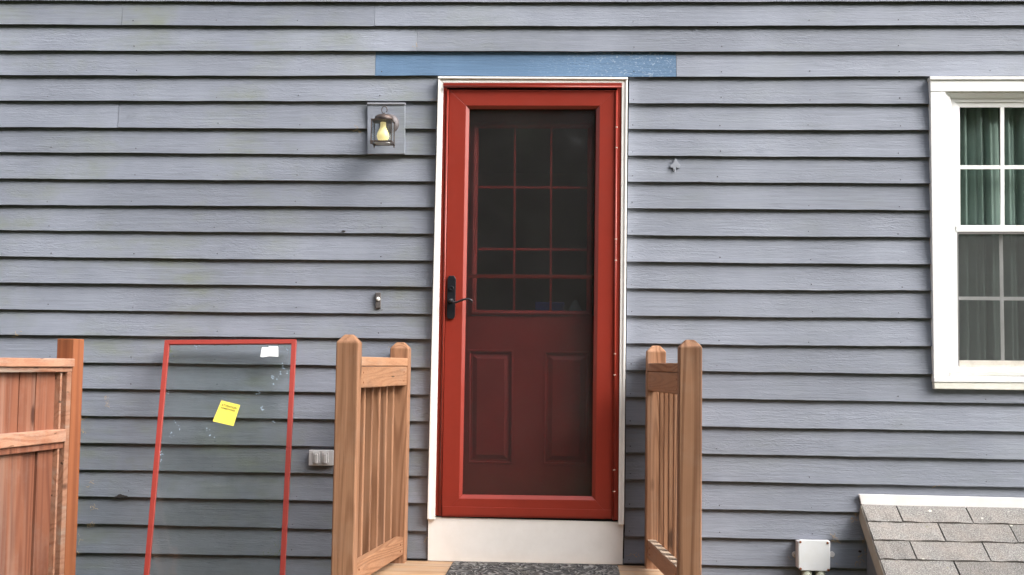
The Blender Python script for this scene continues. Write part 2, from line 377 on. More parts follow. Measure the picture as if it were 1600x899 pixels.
def line(k, x, side):
    """photo y of the bottom edge of course k at photo x"""
    if k > 21:
        z = W(x, line(21, x, side)).z-.1288*(k-21)
        lo, hi = 800, 1400
        for _ in range(30):
            mid = (lo+hi)/2
            if W(x, mid).z > z: lo = mid
            else: hi = mid
        return lo
    if k < 1: return line(1, x, side)-(37.5 if k == 0 else 37.5+40.5*(-k))
    if k <= 3: kn = sorted([(q, v[k-1]) for q, v in list(LX.items())+list(RX.items())])
    elif k <= 13: kn = sorted([(q, v[k-1]) for q, v in (LX if side == 'l' else RX).items()])
    else: kn = sorted([(q, v[k-14]) for q, v in (LL if side == 'l' else RL).items()])
    if x <= kn[0][0]: a, b = kn[0], kn[1]; s_ = (b[1]-a[1])/(b[0]-a[0]); s_ = .010 if 3 < k else .004; return a[1]+s_*(x-a[0])
    if x >= kn[-1][0]: a = kn[-1]; return a[1]+(.006+.0006*k if k > 3 else -.002)*(x-a[0])
    for a, b in zip(kn, kn[1:]):
        if a[0] <= x <= b[0]: return a[1]+(b[1]-a[1])*(x-a[0])/(b[0]-a[0])
rb = random.Random(3)
def board(k, x0, x1, side, mt=m_side, xt0=None, xt1=None, label=None, prev=None, ragged=0):
    """course k from photo x0 to x1 (xt: the ends at its top edge)"""
    xt0 = x0 if xt0 is None else xt0; xt1 = x1 if xt1 is None else xt1
    n = max(2, int(abs(x1-x0)/(6 if ragged else 22))); vs = []; fs = []; dy = rb.uniform(-.0012, .0012)
    seed = rb.uniform(0, 50); push = rb.uniform(0, .0015)
    for i in range(n+1):
        t = i/n; xb = x0+(x1-x0)*t; xt = xt0+(xt1-xt0)*t
        w = (math.sin(seed+xb*.031)+.6*math.sin(seed*2+xb*.083)+.4*math.sin(seed*3+xb*.21))*.0006
        b = W(xb, line(k, xb, side)); tp = W(xt, line(k-1, xt, side))
        zb = b.z+w+(abs(math.sin(seed+i*1.7))*ragged*(.3+.7*abs(math.sin(i*.9))) if ragged else 0)
        ybow = (math.sin(seed+xb*.012))*.0012-push
        vs += [(b.x, 0+ybow, zb+.0012), (tp.x, .0195, tp.z+.014), (tp.x, .0235, tp.z+.014), (b.x, .0130, zb), (b.x, .0010+ybow, zb)]
    for i in range(n):
        a, c = i*5, i*5+5
        for j in range(5): fs.append((a+j, a+(j+1) % 5, c+(j+1) % 5, c+j))
    fs += [(4, 3, 2, 1, 0), tuple(n*5+j for j in range(5))]
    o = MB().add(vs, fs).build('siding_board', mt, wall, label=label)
    o.data.materials.append(m_lap_shade)             # near-black underside and back, painting in the shade below each lap
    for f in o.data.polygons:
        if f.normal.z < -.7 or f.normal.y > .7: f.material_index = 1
    return o
def edge(pts, y):
    for a, b in zip(pts, pts[1:]):
        if y <= b[1]: break
    return a[0]+(b[0]-a[0])*(y-a[1])/(b[1]-a[1])
CL = [(684, 120), (667.3, 812), (667.8, 880)]        # left of the door casing, px
CR = [(982.3, 120), (979.6, 320), (975.6, 820), (973.5, 880)]
XL, XR = -330, 2050
full = {-2: [], -1: [300, 1210], 0: [980], 1: [190, 585], 2: [651], 3: [586, 1057]}
for k, js in full.items():
    xs = [XL]+js+[XR]
    for a, b in zip(xs, xs[1:]):
        blue = (k == 3 and a == 586)
        board(k, a+.25, b-.25, 'l' if a < 800 else 'r', m_blue if blue else m_side, label='bright blue unfaded board with worn specks' if blue else None)
for k in range(4, 27):
    yb = line(min(k, 21), 675, 'l')+(0 if k <= 21 else 44*(k-21)); ya = line(min(k, 21)-1, 675, 'l')
    if k <= 21:
        js = {5: [184], 9: [], 12: [], 15: [], 20: []}.get(k, [])
        xs = [XL]+js+[None]
        for a, b in zip(xs, xs[1:]):
            if b is None: board(k, a+.4, edge(CL, min(yb, 879))-.6, 'l', xt1=edge(CL, min(ya, 879))-.6, ragged=.012 if k == 21 and False else 0)
            else: board(k, a+.25, b-.25, 'l')
        yb = line(k, 980, 'r'); ya = line(k-1, 980, 'r')
        x0, x0t = edge(CR, min(yb, 880))+1.2, edge(CR, min(ya, 880))+1.2
        if k <= 14:
            board(k, x0, 1453.0+(yb-120)*.0143-1.0, 'r', xt0=x0t, xt1=1453.0+(ya-120)*.0143-1.0)
            board(k, 1776, XR, 'r')
        else: board(k, x0, XR, 'r', xt0=x0t)
    else: board(k, XL, XR, 'l')
# the course the window stool cuts is notched behind it; nail heads
nm = MB(); rn = random.Random(11)
for k in range(0, 22):
    for sx in (-56, 76, 207, 338, 463, 594, 985, 1124, 1266, 1406, 1543):
        side = 'l' if sx < 800 else 'r'
        x = sx+rn.uniform(-4, 4)-(k-10)*.35*(1 if sx < 800 else .1)
        if sx == 985: x = 989-.35*max(0, k-3)+rn.uniform(0, 2)
        if k > 3 and sx == 1543 and k < 15: continue
        if rn.random() < .22: continue
        if k in (5, 6) and 565 < x < 640: continue
        p = W(x, line(k, x, side)-rn.uniform(5, 10)); r_ = rn.uniform(.0019, .0032); d = rn.uniform(-.0004, .0009)
        yy = .0025-d
        nm.lathe((p.x, yy, p.z), [(r_, .003), (r_, -.0012), (r_*.6, -.0018)], 'y', 8)
nm.build('nail_heads', plain('rusting nails', (.07, .065, .08), .7, .3), wall, kind='stuff')
# sheathing behind the boards, open at the door and the window
sh = MB()
xw0, xw1 = W(XL, 450).x, W(XR, 450).x
dl, dr = W(696, 400).x, W(966, 400).x; dz0, dz1 = W(800, 830).z, W(800, 135).z
wl, wr = W(1480, 400).x, W(1745, 400).x; wz0, wz1 = W(1500, 590).z, W(1500, 148).z
for a in ((xw0, dl, .0290, .13, .25, 4.4), (dl, dr, .0290, .13, dz1, 4.4), (dl, dr, .0290, .13, .25, dz0),
          (dr, wl, .0290, .13, .25, 4.4), (wl, wr, .0290, .13, wz1, 4.4), (wl, wr, .0290, .13, .25, wz0), (wr, xw1, .0290, .13, .25, 4.4)):
    sh.box(*a)
sh.build('wall_sheathing', m_sheath, wall)
MB().box(xw0, xw1, .03, .25, -.02, .24).build('foundation', m_conc, wall)
# mounting block of the lantern belongs to the wall
blk = MB(); blk.slab([(574, 162.5), (632.5, 162.5), (632.5, 240.8), (574, 240.8)], -.012, .012)
blk.build('mounting_block', m_side, wall, bev=.0015)
MB().slab([(573.5, 160.5), (633.2, 160.5), (633.2, 163.2), (573.5, 163.2)], -.018, .012).build('block_flashing', plain('faded lamp block edge', (.30, .31, .35), .6), wall, bev=.0008)

# room behind the openings
rm = MB()
X0, X1, Y0, Y1, Z0, Z1 = -2.2, 4.2, .135, 3.8, dz0-.02, 3.1
rm.add([(X0,Y0,Z0),(X1,Y0,Z0),(X1,Y1,Z0),(X0,Y1,Z0),(X0,Y0,Z1),(X1,Y0,Z1),(X1,Y1,Z1),(X0,Y1,Z1)], [(0,1,2,3),(4,7,6,5),(3,2,6,7),(0,3,7,4),(1,5,6,2)])
rmo = rm.build('room', m_wood_in, kind='structure')

# ------------------------------------------------------------------ door casing and riser
base = W(820, 880)
cs = thing('door_casing', (base.x, 0, W(820, 878).z), 'white painted trim surround with wide riser board framing the red doorway', 'door trim')
for q in ([(684.5, 121), (692.6, 129.6), (679.6, 812.3), (667.4, 811.8)], [(971.6, 129.6), (980.8, 122), (975.2, 820), (966.2, 819.6)]):
    MB().slab(q, -.026, .016).build('side_casing', m_white, cs, bev=.002)
    # raised outer bead of the moulding
    xo = (q[0], q[3]) if q[0][0] < 800 else (q[1], q[2]); sgn = 1 if q[0][0] < 800 else -1
    a, b = xo; MB().slab([(min(a[0], a[0]+3.2*sgn), a[1]), (max(a[0], a[0]+3.2*sgn), a[1]), (max(b[0], b[0]+4.2*sgn), b[1]-.4), (min(b[0], b[0]+4.2*sgn), b[1]-.4)], -.032, -.024).build('moulding_bead', m_white, cs, bev=.0022)
MB().slab([(684.5, 119.8), (980.8, 121.4), (971.6, 129.8), (692.6, 129.8)], -.0275, .016).build('head_casing', m_white, cs, bev=.002)
MB().slab([(684.0, 119.4), (981.2, 121.0), (981.2, 124.2), (684.0, 122.8)], -.036, .01).build('drip_cap', m_white, cs, bev=.002)
MB().slab([(668.8, 808), (974.2, 816), (972.8, 882.5), (668.2, 876.5)], -.010, .014).build('riser_board', m_white, cs, bev=.0015)
MB().slab([(690, 806.5), (958, 810.2), (958, 815), (690, 811.2)], -.004, .10).build('threshold', m_dark, cs)

# ------------------------------------------------------------------ storm door
sd = thing('storm_door', (base.x, -.01, W(820, 812).z), 'closed red storm door with full glass and black lever handle', 'door')
outer = [(702, 140.8), (961.6, 141.4), (957, 811), (690, 807)]
in1 = [(728, 165), (937.5, 165.3), (930.2, 782), (717.2, 779.3)]
in2 = [(733.6, 170.8), (931.6, 171), (924.8, 775.6), (722.6, 772.8)]
YD = -.020
loops = [(grow(outer, 0), .012), (outer, YD), (in1, YD), (in2, YD+.013), (in2, .012)]
for i, nm_ in enumerate(('top_rail', 'stile', 'bottom_rail', 'stile')):
    MB().side(loops, i).build(nm_, m_red, sd, bev=.0012)
MB().slab([(691.5, 791.5), (956.2, 797.2), (955.8, 808.8), (691.0, 805)], YD-.0025, YD+.01).build('sweep_strip', m_red, sd, bev=.001)
# jambs, z-bar header, hinge
def shade_y(q, yf, yb, nm_, par=sd, mt=m_red, bev=.0015): return MB().slab(q, yf, yb).build(nm_, mt, par, bev=bev)
shade_y([(692.8, 138), (698.4, 138), (686.0, 806), (679.8, 805.5)], -.018, .01, 'side_jamb')
MB().tube([W(699.8, 140, -.024), W(687.6, 806, -.024)], .0052, 12).build('jamb_bead', m_red, sd, smooth=True)
shade_y([(964.6, 138), (971.6, 138), (966.2, 813), (959.4, 812)], -.018, .01, 'side_jamb')
MB().tube([W(963.6, 141, -.026), W(958.7, 812.5, -.026)], .0052, 12).build('hinge_rod', m_red, sd, smooth=True)
shade_y([(692.6, 130), (971.6, 130), (971.6, 133.5), (692.6, 133.5)], -.030, .01, 'header_bar')
MB().tube([W(692.8, 135.6, -.036), W(971.4, 135.9, -.036)], .0058, 12).build('drip_bead', m_red, sd, smooth=True)
for x, y in ((963.2, 199), (963, 231), (962.2, 374), (962, 407), (960.7, 553), (960.4, 586), (959.6, 734.5), (959.3, 768)):
    p = W(x, y, -.0265); MB().tube([p+Vector((0, 0, -.0028)), p+Vector((0, 0, .0028))], .0061, 10).build('hinge_knuckle', plain('pale hinge pin', (.50, .36, .30), .4) if 'pale hinge pin' not in bpy.data.materials else bpy.data.materials['pale hinge pin'], sd)
# glass: upper and lower light with a bar between
gq = lambda a, b, c, d: [a, b, c, d]
MB().slab([(733, 170), (932, 170), (928, 432), (728.5, 431)], -.002, .001).build('upper_glass', m_gl_storm, sd)
MB().slab([(728.6, 432), (928, 432.5), (925, 776), (722, 773)], .003, .006).build('lower_glass', m_gl_storm, sd)
MB().slab([(729.3, 428.6), (928, 430), (927.8, 436), (729.2, 434.8)], .012, .022).build('glass_bar', m_red, sd, bev=.0012)
MB().slab([(731, 171), (930, 171), (925, 776), (722, 773)], .0095, .0100).build('insect_screen', m_screen, sd)
# handle set
hd = MB(); a = W(698.5, 436, YD-.009)
hd.poly([(701.5, 431), (709.5, 431), (712.3, 436), (710.8, 494), (708.5, 498.5), (700, 498.5), (698, 494), (699.2, 436)], YD-.010, YD+.002)
ho = hd.build('escutcheon', m_black, sd, bev=.002)
p = W(705.4, 451, YD-.010); MB().lathe(p, [(.0125, .002), (.0125, -.003), (.011, -.006), (.007, -.006), (.006, -.004)], 'y', 20).build('lock_cylinder', m_black, ho)
p = W(704.8, 470.5, YD-.010); MB().lathe(p, [(.0135, .002), (.0125, -.006), (.009, -.012), (.007, -.03)], 'y', 20).build('lever_rose', m_black, ho, smooth=True)
hp = [(704.8, 470.5), (709, 472.6), (713.5, 472.6), (719, 470.2), (724.5, 468.2), (730, 467.4), (734, 468.2), (736.6, 470.2), (737.6, 472.8)]
MB().tube([W(x, y, YD-.040) for x, y in hp], [.006, .0055, .0052, .005, .005, .005, .0052, .0056, .004], 12).build('lever', m_black, ho, smooth=True)
MB().slab([(692.5, 464), (695, 464), (694.6, 480), (692.1, 480)], -.0235, -.015).build('strike_latch', m_steel, sd, bev=.001)

# ------------------------------------------------------------------ inner door
ed = thing('entry_door', (base.x, .09, W(820, 812).z), 'dark red panelled door with divided window behind the storm glass', 'door')
YI = .085
MB().side([(rect(690, 150, 970, 500), YI+.04), (rect(690, 150, 970, 500), YI), (rect(737, 192, 928, 494), YI), (rect(737, 192, 928, 494), YI+.04)], 0).build('top_rail', m_redin, ed)
for i in (1, 3):
    MB().side([(rect(690, 150, 970, 495), YI+.04), (rect(690, 150, 970, 495), YI), (rect(737, 192, 928, 495), YI), (rect(737, 192, 928, 495), YI+.04)], i).build('stile', m_redin, ed)
mo = [(737, 191), (929, 191), (925, 493.8), (733, 492.2)]; mi_ = [(748.2, 201), (918, 201.3), (916, 486), (744.4, 484.6)]; mm = [(741, 195), (925, 195), (921.5, 490.5), (737.5, 489)]
for i in range(4):
    MB().side([(mo, YI+.01), (mo, YI-.006), (mm, YI-.012), ([(744.5, 198), (921.5, 198), (919, 488), (741, 486.6)], YI-.007), (mi_, YI+.006), (mi_, YI+.012)], i).build('window_moulding', m_redin, ed, bev=.001)
MB().slab([(746, 199), (920, 199), (918, 487), (743, 486)], YI+.016, YI+.019).build('pane', m_gl_door, ed)
for x0, x1 in ((804.6, 803), (861.4, 860.2)):
    MB().slab([(x0-1.7, 200), (x0+1.7, 200), (x1+1.7, 485.5), (x1-1.7, 485.5)], YI+.008, YI+.0155).build('muntin', m_redin, ed, bev=.0015)
for y0, y1 in ((292.6, 293.6), (389.4, 390.4)):
    MB().slab([(747, y0-2), (918, y1-2), (918, y1+2), (747, y0+2)], YI+.009, YI+.0155).build('muntin', m_redin, ed, bev=.0015)
# lower body with two sunk and fielded panels
lo = MB(); pl = [(732, 547), (801.5, 547.5), (800.5, 725), (731, 724)]; pr = [(850.5, 549), (920.5, 550), (918.5, 727), (848.5, 726)]
Yf = YI
def qd(mb, pts, Y): mb.add([W(x, y, Y) for x, y in pts], [(0, 1, 2, 3)])
qd(lo, [(690, 494), (970, 494), (970, 550), (690, 546.6)], Yf); qd(lo, [(690, 724), (970, 728), (970, 830), (690, 830)], Yf)
qd(lo, [(690, 546.6), (732, 547), (731, 724), (690, 724)], Yf); qd(lo, [(801.5, 547.5), (850.5, 549), (848.5, 726), (800.5, 725)], Yf)
qd(lo, [(920.5, 550), (970, 550), (970, 728), (918.5, 727)], Yf)
qd(lo, [(690, 494), (970, 494), (970, 830), (690, 830)], Yf+.04)
lo.build('door_leaf', m_redin, ed)
for q in (pl, pr):
    sh_ = lambda d, e=None: [(q[0][0]+d, q[0][1]+d), (q[1][0]-d, q[1][1]+d), (q[2][0]-d, q[2][1]-d), (q[3][0]+d, q[3][1]-d)]
    pb = MB(); L = [(sh_(-.5), Yf), (sh_(0), Yf-.003), (sh_(2), Yf-.003), (sh_(4), Yf+.010), (sh_(7), Yf+.010), (sh_(13.5), Yf-.001), (sh_(15), Yf-.001)]
    vs = [W(*c, Y) for lp, Y in L for c in lp]; fs = []
    for a in range(len(L)-1):
        for i in range(4): fs.append((a*4+i, a*4+(i+1) % 4, a*4+4+(i+1) % 4, a*4+4+i))
    fs.append(tuple((len(L)-1)*4+i for i in range(4))); pb.add(vs, fs).build('panel', m_redin, ed)

# things on the sill inside, seen low in the door window
zt = W(860, 487, .24).z
bx = MB(); p = W(860, 485, .26)
MB().box(p.x-.075, p.x+.07, .20, .30, zt-.02, zt+.045).build('storage_bin', plain('blue plastic', (.03, .05, .32), .5), bev=.004)
o = bpy.data.objects['storage_bin']; o['label'] = 'blue plastic bin standing indoors low behind the door window'; o['category'] = 'bin'
sh2 = thing('hall_table', (p.x, .26, dz0), 'low dark table indoors behind the red door', 'table')
MB().box(p.x-.25, p.x+.2, .18, .45, zt-.045, zt-.021).build('table_top', m_floor_in, sh2)
for sx in (-.23, .18):
    for sy in (.20, .42): MB().box(p.x+sx-.015, p.x+sx+.015, sy-.01, sy+.02, dz0, zt-.046).build('leg', m_floor_in, sh2)
g = W(899, 484, .24)
o = MB().lathe((g.x, .25, zt-.02), [(.03, 0), (.035, .03), (.02, .055), (.012, .075), (.006, .08)], 'z', 12).build('glass_jar', plain('milky glass', (.42, .48, .48), .2), smooth=True)
o['label'] = 'pale glass jar beside the blue bin behind the door window'; o['category'] = 'jar'

# ------------------------------------------------------------------ window
WR = 1752
wn = thing('sash_window', (W(1600, 600).x, 0, W(1600, 610).z), 'white vinyl double hung window with grilles and pale curtain', 'window')
MB().slab([(1453.6, 124), (WR+24, 124), (WR+25, 143), (1454, 143)], -.024, .016).build('head_casing', m_vinyl, wn, bev=.002)
MB().slab([(1453.2, 119.6), (WR+25, 119.6), (WR+25, 124.4), (1453.2, 124.4)], -.031, .016).build('drip_cap', m_vinyl, wn, bev=.0015)
MB().slab([(1454, 143.3), (1477.5, 143.3), (1483.6, 597), (1459.2, 597)], -.022, .016).build('side_casing', m_vinyl, wn, bev=.0015)
MB().slab([(WR, 143.3), (WR+25, 143.3), (WR+31, 597), (WR+6, 597)], -.022, .016).build('side_casing', m_vinyl, wn, bev=.0015)
# jamb liner stepping in
o1 = [(1477.5, 143.3), (WR, 143.3), (WR+5, 590), (1483.4, 590)]
o2 = [(1486, 154), (WR-8, 154), (WR-3, 583), (1489.5, 583)]
for i in range(4):
    MB().side([(o1, .0), (o1, -.012), ([(1480, 146), (WR-2, 146), (WR+3, 587), (1485, 587)], -.012), (o2, .012), (o2, .03), (o1, .03)], i).build('jamb_liner', m_vinyl, wn)
# upper sash
u0 = [(1486, 154), (WR-8, 154), (WR-5, 366), (1488, 366)]; u1 = [(1491.5, 159.5), (WR-14, 159.5), (WR-12, 360), (1493, 360)]; u2 = [(1499.6, 168), (WR-22, 168), (WR-21, 352.5), (1500.6, 352.5)]
us = MB(); us.slab([(1488, 170), (1490, 170), (1490, 171), (1488, 171)], .02, .03)
uso = MB()
for i in range(4): uso.side([(u0, .035), (u0, .014), (u1, .014), (u1, .019), (u2, .022), (u2, .035)], i)
uso = uso.build('upper_sash', m_vinyl, wn)
MB().slab(grow(u2, 1.5), .028, .031).build('pane', m_gl_win, uso)
for x0, x1 in ((1566, 1566.6), (1642, 1643)): MB().slab([(x0-3.1, 168), (x0+3.1, 168), (x1+3.1, 352.5), (x1-3.1, 352.5)], .0225, .0275).build('grille_bar', m_vinyl, uso, bev=.001)
MB().slab([(1500, 258.5), (WR-22, 258.5), (WR-22, 264.5), (1500, 264.5)], .0230, .0278).build('grille_bar', m_vinyl, uso, bev=.001)
# lower sash, further in, with its meeting rail
l0 = [(1489, 352.4), (WR-6, 352.4), (WR-3, 583), (1491, 583)]; l2 = [(1497.2, 366.5), (WR-20, 366.5), (WR-16, 564), (1499, 563)]
MB().slab([(1494, 352.8), (WR-12, 352.8), (WR-12, 362.6), (1494, 362.6)], .010, .034).build('meeting_rail', m_vinyl, wn, bev=.002)
lso = MB()
for i in (0, 1, 3): lso.side([(l0, .06), (l0, .024), (l2, .027), (l2, .06)], i)
lso = lso.build('lower_sash', m_vinyl, wn)
MB().slab([(1486, 352), (1496.3, 366), (1498, 575), (1488, 583)], .013, .024).build('screen_track', m_vinyl, wn, bev=.001)
MB().slab([(1495.6, 364.5), (1497.0, 366), (1498.9, 573), (1497.4, 574)], .0125, .022).build('track_gasket', plain('grey gasket', (.16, .15, .15), .7), wn)
MB().slab([(1496.0, 362.2), (WR-20, 362.2), (WR-20, 365.8), (1496.4, 365.8)], .0125, .022).build('head_gasket', bpy.data.materials['grey gasket'], wn)
MB().slab(grow(l2, 1.5), .044, .047).build('pane', m_gl_scr, lso)
MB().slab([(1497.5, 365), (WR-20, 365), (WR-17, 573), (1499, 572)], .0195, .0200).build('insect_screen', m_screen2, wn)
for x0, x1 in ((1564, 1567), (1641, 1645)): MB().slab([(x0-2.9, 366), (x0+2.9, 366), (x1+2.9, 563), (x1-2.9, 563)], .0385, .0435).build('grille_bar', m_vinyl, lso, bev=.001)
MB().slab([(1497, 463.6), (WR-18, 465), (WR-18, 471), (1497, 469)], .0390, .0438).build('grille_bar', m_vinyl, lso, bev=.001)
MB().slab([(1498.6, 563.2), (WR-16, 565), (WR-16, 575), (1498.6, 573.6)], .016, .06).build('sash_track', m_track, wn, bev=.001)
MB().slab([(1480, 573.8), (WR+5, 575.5), (WR+5, 583), (1481, 581.5)], -.002, .02).build('sill_nose', m_vinyl, wn, bev=.0015)
MB().slab([(1483, 581.8), (WR+5, 583.5), (WR+5, 591), (1482, 589.2)], -.012, .016).build('sill_nose', m_sill, wn, bev=.001)
MB().slab([(1459.2, 589.6), (WR+31, 591.5), (WR+31, 599.5), (1459.4, 597.2)], -.0235, .0155).build('sill', m_vinyl, wn, bev=.002)
MB().slab([(1459.6, 597.5), (WR+31, 599.8), (WR+31, 612.5), (1460, 608)], -.020, .0153).build('sill_apron', m_sill, wn, bev=.003)
# curtain, hung inside
def curtain():
    n, mrows = 170, 14; xa, xb = W(1470, 400, .20).x, W(1770, 400, .20).x; zt_, zb_ = W(1550, 130, .2).z, W(1550, 610, .2).z
    vs = []; fs = []; rr = random.Random(5); ph = [rr.uniform(0, 6.28) for _ in range(8)]
    for i in range(n+1):
        for j in range(mrows+1):
            t = i/n; v = j/mrows
            x = xa+(xb-xa)*t+.012*math.sin(t*9+ph[5])*v
            f = t*2*math.pi
            y = .098+.020*math.sin(f*13+ph[0]+.8*v*math.sin(t*13))+.012*math.sin(f*23+ph[1])+.004*math.sin(f*41+ph[2]+v)
            vs.append((x, y, zt_+(zb_-zt_)*v))
    for i in range(n):
        for j in range(mrows): a = i*(mrows+1)+j; fs.append((a, a+mrows+1, a+mrows+2, a+1))
    o = MB().add(vs, fs).build('curtain', m_curt, smooth=True); o['label'] = 'pale green sheer curtain hanging in folds inside the white window'; o['category'] = 'curtain'
curtain()

# ------------------------------------------------------------------ lantern
c0 = W(608.5, 192.5, -.012)
la = thing('wall_lantern', (c0.x, -.012, c0.z), 'small bronze wall lantern with clear glass and cream yellow bulb', 'wall light')
MB().lathe((c0.x, -.012, c0.z-.004), [(.048, .0), (.048, -.004), (.042, -.012), (.03, -.018), (.012, -.022)], 'y', 28).build('canopy', plain('dull lamp canopy', (.13, .115, .12), .6, .3), la, smooth=True)
YL0, YL1 = -.165, -.075          # front and back of the lamp box
a = W(580.5, 187, YL0); b = W(612.0, 187, YL0); xL, xR = a.x, b.x; zT = a.z; zB = W(595, 221.5, YL0).z
xc, yc = (xL+xR)/2, (YL0+YL1)/2; hw = (xR-xL)/2
def ringbox(mb, x0, x1, y0, y1, z0, z1, w):
    mb.box(x0, x1, y0, y0+w, z0, z1); mb.box(x0, x1, y1-w, y1, z0, z1); mb.box(x0, x0+w, y0+w, y1-w, z0, z1); mb.box(x1-w, x1, y0+w, y1-w, z0, z1)
MB().box(xL-.004, xR+.004, YL0-.004, YL1+.004, zT, zT+.004).build('roof_plate', m_iron, la, bev=.001)
MB().lathe((xc+.004, yc, zT+.004), [(hw*.92, 0), (hw*.95, .008), (hw*.86, .020), (hw*.5, .029), (.006, .032)], 'z', 24).build('dome', m_iron, la, smooth=True)
rp = []
for k in range(17):
    w = -2.2+k/16*5.4; rp.append((xc+.005+.013*math.cos(w+math.pi/2), yc, zT+.056+.018*math.sin(w+math.pi/2)))
MB().tube(rp, .0022, 8).build('hanging_loop', m_iron, la, smooth=True)
MB().tube([(xc+.005, yc, zT+.034), (xc+.005, yc, zT+.042)], .004, 8).build('loop_stem', m_iron, la)
MB().tube([(xc+.01, yc+.01, zT+.018), ((xc+c0.x)/2+.01, -.07, zT+.03), (c0.x, -.03, c0.z+.008)], .007, 10).build('arm', m_iron, la, smooth=True)
rg = MB(); ringbox(rg, xL-.004, xR+.004, YL0-.004, YL1+.004, zB-.002, zB+.006, .006); rg.build('bottom_ring', m_iron, la, bev=.0008)
for x in (xL, xR):
    for y in (YL0, YL1):
        MB().box(x-.0022, x+.0022, y-.0022, y+.0022, zB+.006, zT).build('corner_post', m_iron, la)
        MB().lathe((x, y, zB-.012), [(.002, 0), (.004, .003), (.0035, .010)], 'z', 8).build('foot', m_iron, la)
for (x0, x1, y0, y1) in ((xL+.003, xR-.003, YL0, YL0+.0015), (xL+.003, xR-.003, YL1-.0015, YL1), (xL, xL+.0015, YL0+.003, YL1-.003), (xR-.0015, xR, YL0+.003, YL1-.003)):
    MB().box(x0, x1, y0, y1, zB+.005, zT-.001).build('glass_pane', m_gl_lamp, la)
MB().lathe((xc, yc, zB-.001), [(.039, 0), (.039, .003), (.03, .0035)], 'z', 24).build('tray', m_frost, la)
H = zT-zB
MB().lathe((xc+.001, yc, zB+.010), [(.006, 0), (.020, .004), (.0275, .014), (.0295, .026), (.027, .038), (.021, .052), (.0155, .064), (.0135, .076), (.0135, H-.014)], 'z', 24).build('bulb', m_bulb, la, smooth=True)

# ------------------------------------------------------------------ doorbell
p = W(590.5, 470, 0)
db = thing('doorbell', (p.x, 0, p.z), 'narrow tarnished doorbell with round white button', 'doorbell')
MB().slab([(586.5, 457), (594.8, 457), (594.8, 482), (586.5, 482)], -.008, .010).build('plate', m_bell, db, bev=.003)
q = W(591, 467.5, -.008); MB().lathe(q, [(.0095, .002), (.0095, -.004), (.007, -.007), (.003, -.0078)], 'y', 20).build('button', m_button, db, smooth=True)

# ------------------------------------------------------------------ outlet cover
p = W(501, 716, 0)
oc = thing('outlet_cover', (p.x, 0, p.z), 'grey plastic double outlet cover with two snap flaps', 'outlet cover')
MB().slab([(482.5, 703.6), (521.5, 704), (521, 728.2), (482, 727.8)], -.022, .010).build('plate', m_plastic, oc, bev=.003)
for x0, x1 in ((487.8, 499.8), (502, 513.6)):
    f = MB().slab([(x0, 706.2), (x1, 706.2), (x1, 724), (x0, 724)], -.027, -.021).build('flap', m_plastic, oc, bev=.003)
    xm = (x0+x1)/2; MB().slab([(xm-2.4, 709.5), (xm+2.4, 709.5), (xm+2.4, 724.6), (xm-2.4, 724.6)], -.035, -.026).build('flap_grip', m_plastic, f, bev=.002)

# ------------------------------------------------------------------ junction box and conduits
p = W(1271, 893, 0)
jb = thing('junction_box', (p.x, 0, p.z), 'white square electrical box with rusty corner screws', 'junction box')
MB().slab([(1246, 846), (1297.5, 846), (1297.5, 889), (1246, 888)], -.045, .006).build('box_body', plain('pinkish box side', (.60, .58, .60), .5), jb, bev=.004)
ld = MB().poly([(1249.5, 843.6), (1293, 844.6), (1296.4, 847.4), (1297, 889), (1294, 893.2), (1251, 892), (1248, 888.5), (1247.4, 846)], -.056, -.044).build('lid', m_jbox, jb, bev=.003)
for x, y in ((1250.6, 847.2), (1293.2, 848.8), (1250.9, 889), (1294.2, 891)):
    q = W(x, y, -.056); MB().lathe(q, [(.0058, .003), (.0055, -.002), (.003, -.003)], 'y', 10).build('screw', m_rust, ld)
for x in (1252+8.5, 1273+8.5):
    a = W(x, 889, -.03); MB().tube([(a.x, -.03, a.z), (a.x, -.03, .02)], .0235, 16).build('conduit', m_pipe, jb, smooth=True)
for sx, x in ((-1, 1242), (1, 1300)):
    q = W(x, 866.5, .0); MB().lathe((q.x, .004, q.z), [(.013, .004), (.013, -.004), (.006, -.004)], 'y', 14).build('mounting_ear', m_plastic, jb, bev=.001)

# screw-on spade plate on the wall
hk = thing('wall_hook', (W(1053, 262).x, 0, W(1053, 262).z), 'tiny painted spade shaped hook plate on the siding', 'hook')
MB().poly([(1055.4, 247), (1058, 252), (1061, 256), (1063.4, 258.5), (1062, 262.5), (1058.5, 263), (1056, 261.5), (1055.8, 267), (1052.5, 267), (1051.5, 262), (1048.4, 262), (1047.2, 258.5), (1051, 255.5), (1053.5, 252)], -.0015, .008).build('plate', plain('painted plate', (.29, .31, .36), .5), hk, bev=.001)
q = W(1054.2, 259, -.0015); MB().lathe(q, [(.003, .002), (.0026, -.0012)], 'y', 10).build('screw', bpy.data.materials['painted plate'], hk)
MB().tube([W(1055, 263.5, -.004), W(1055.5, 268, -.016), W(1054, 270, -.018), W(1053, 267.5, -.02)], .0016, 8).build('hook', bpy.data.materials['painted plate'], hk)

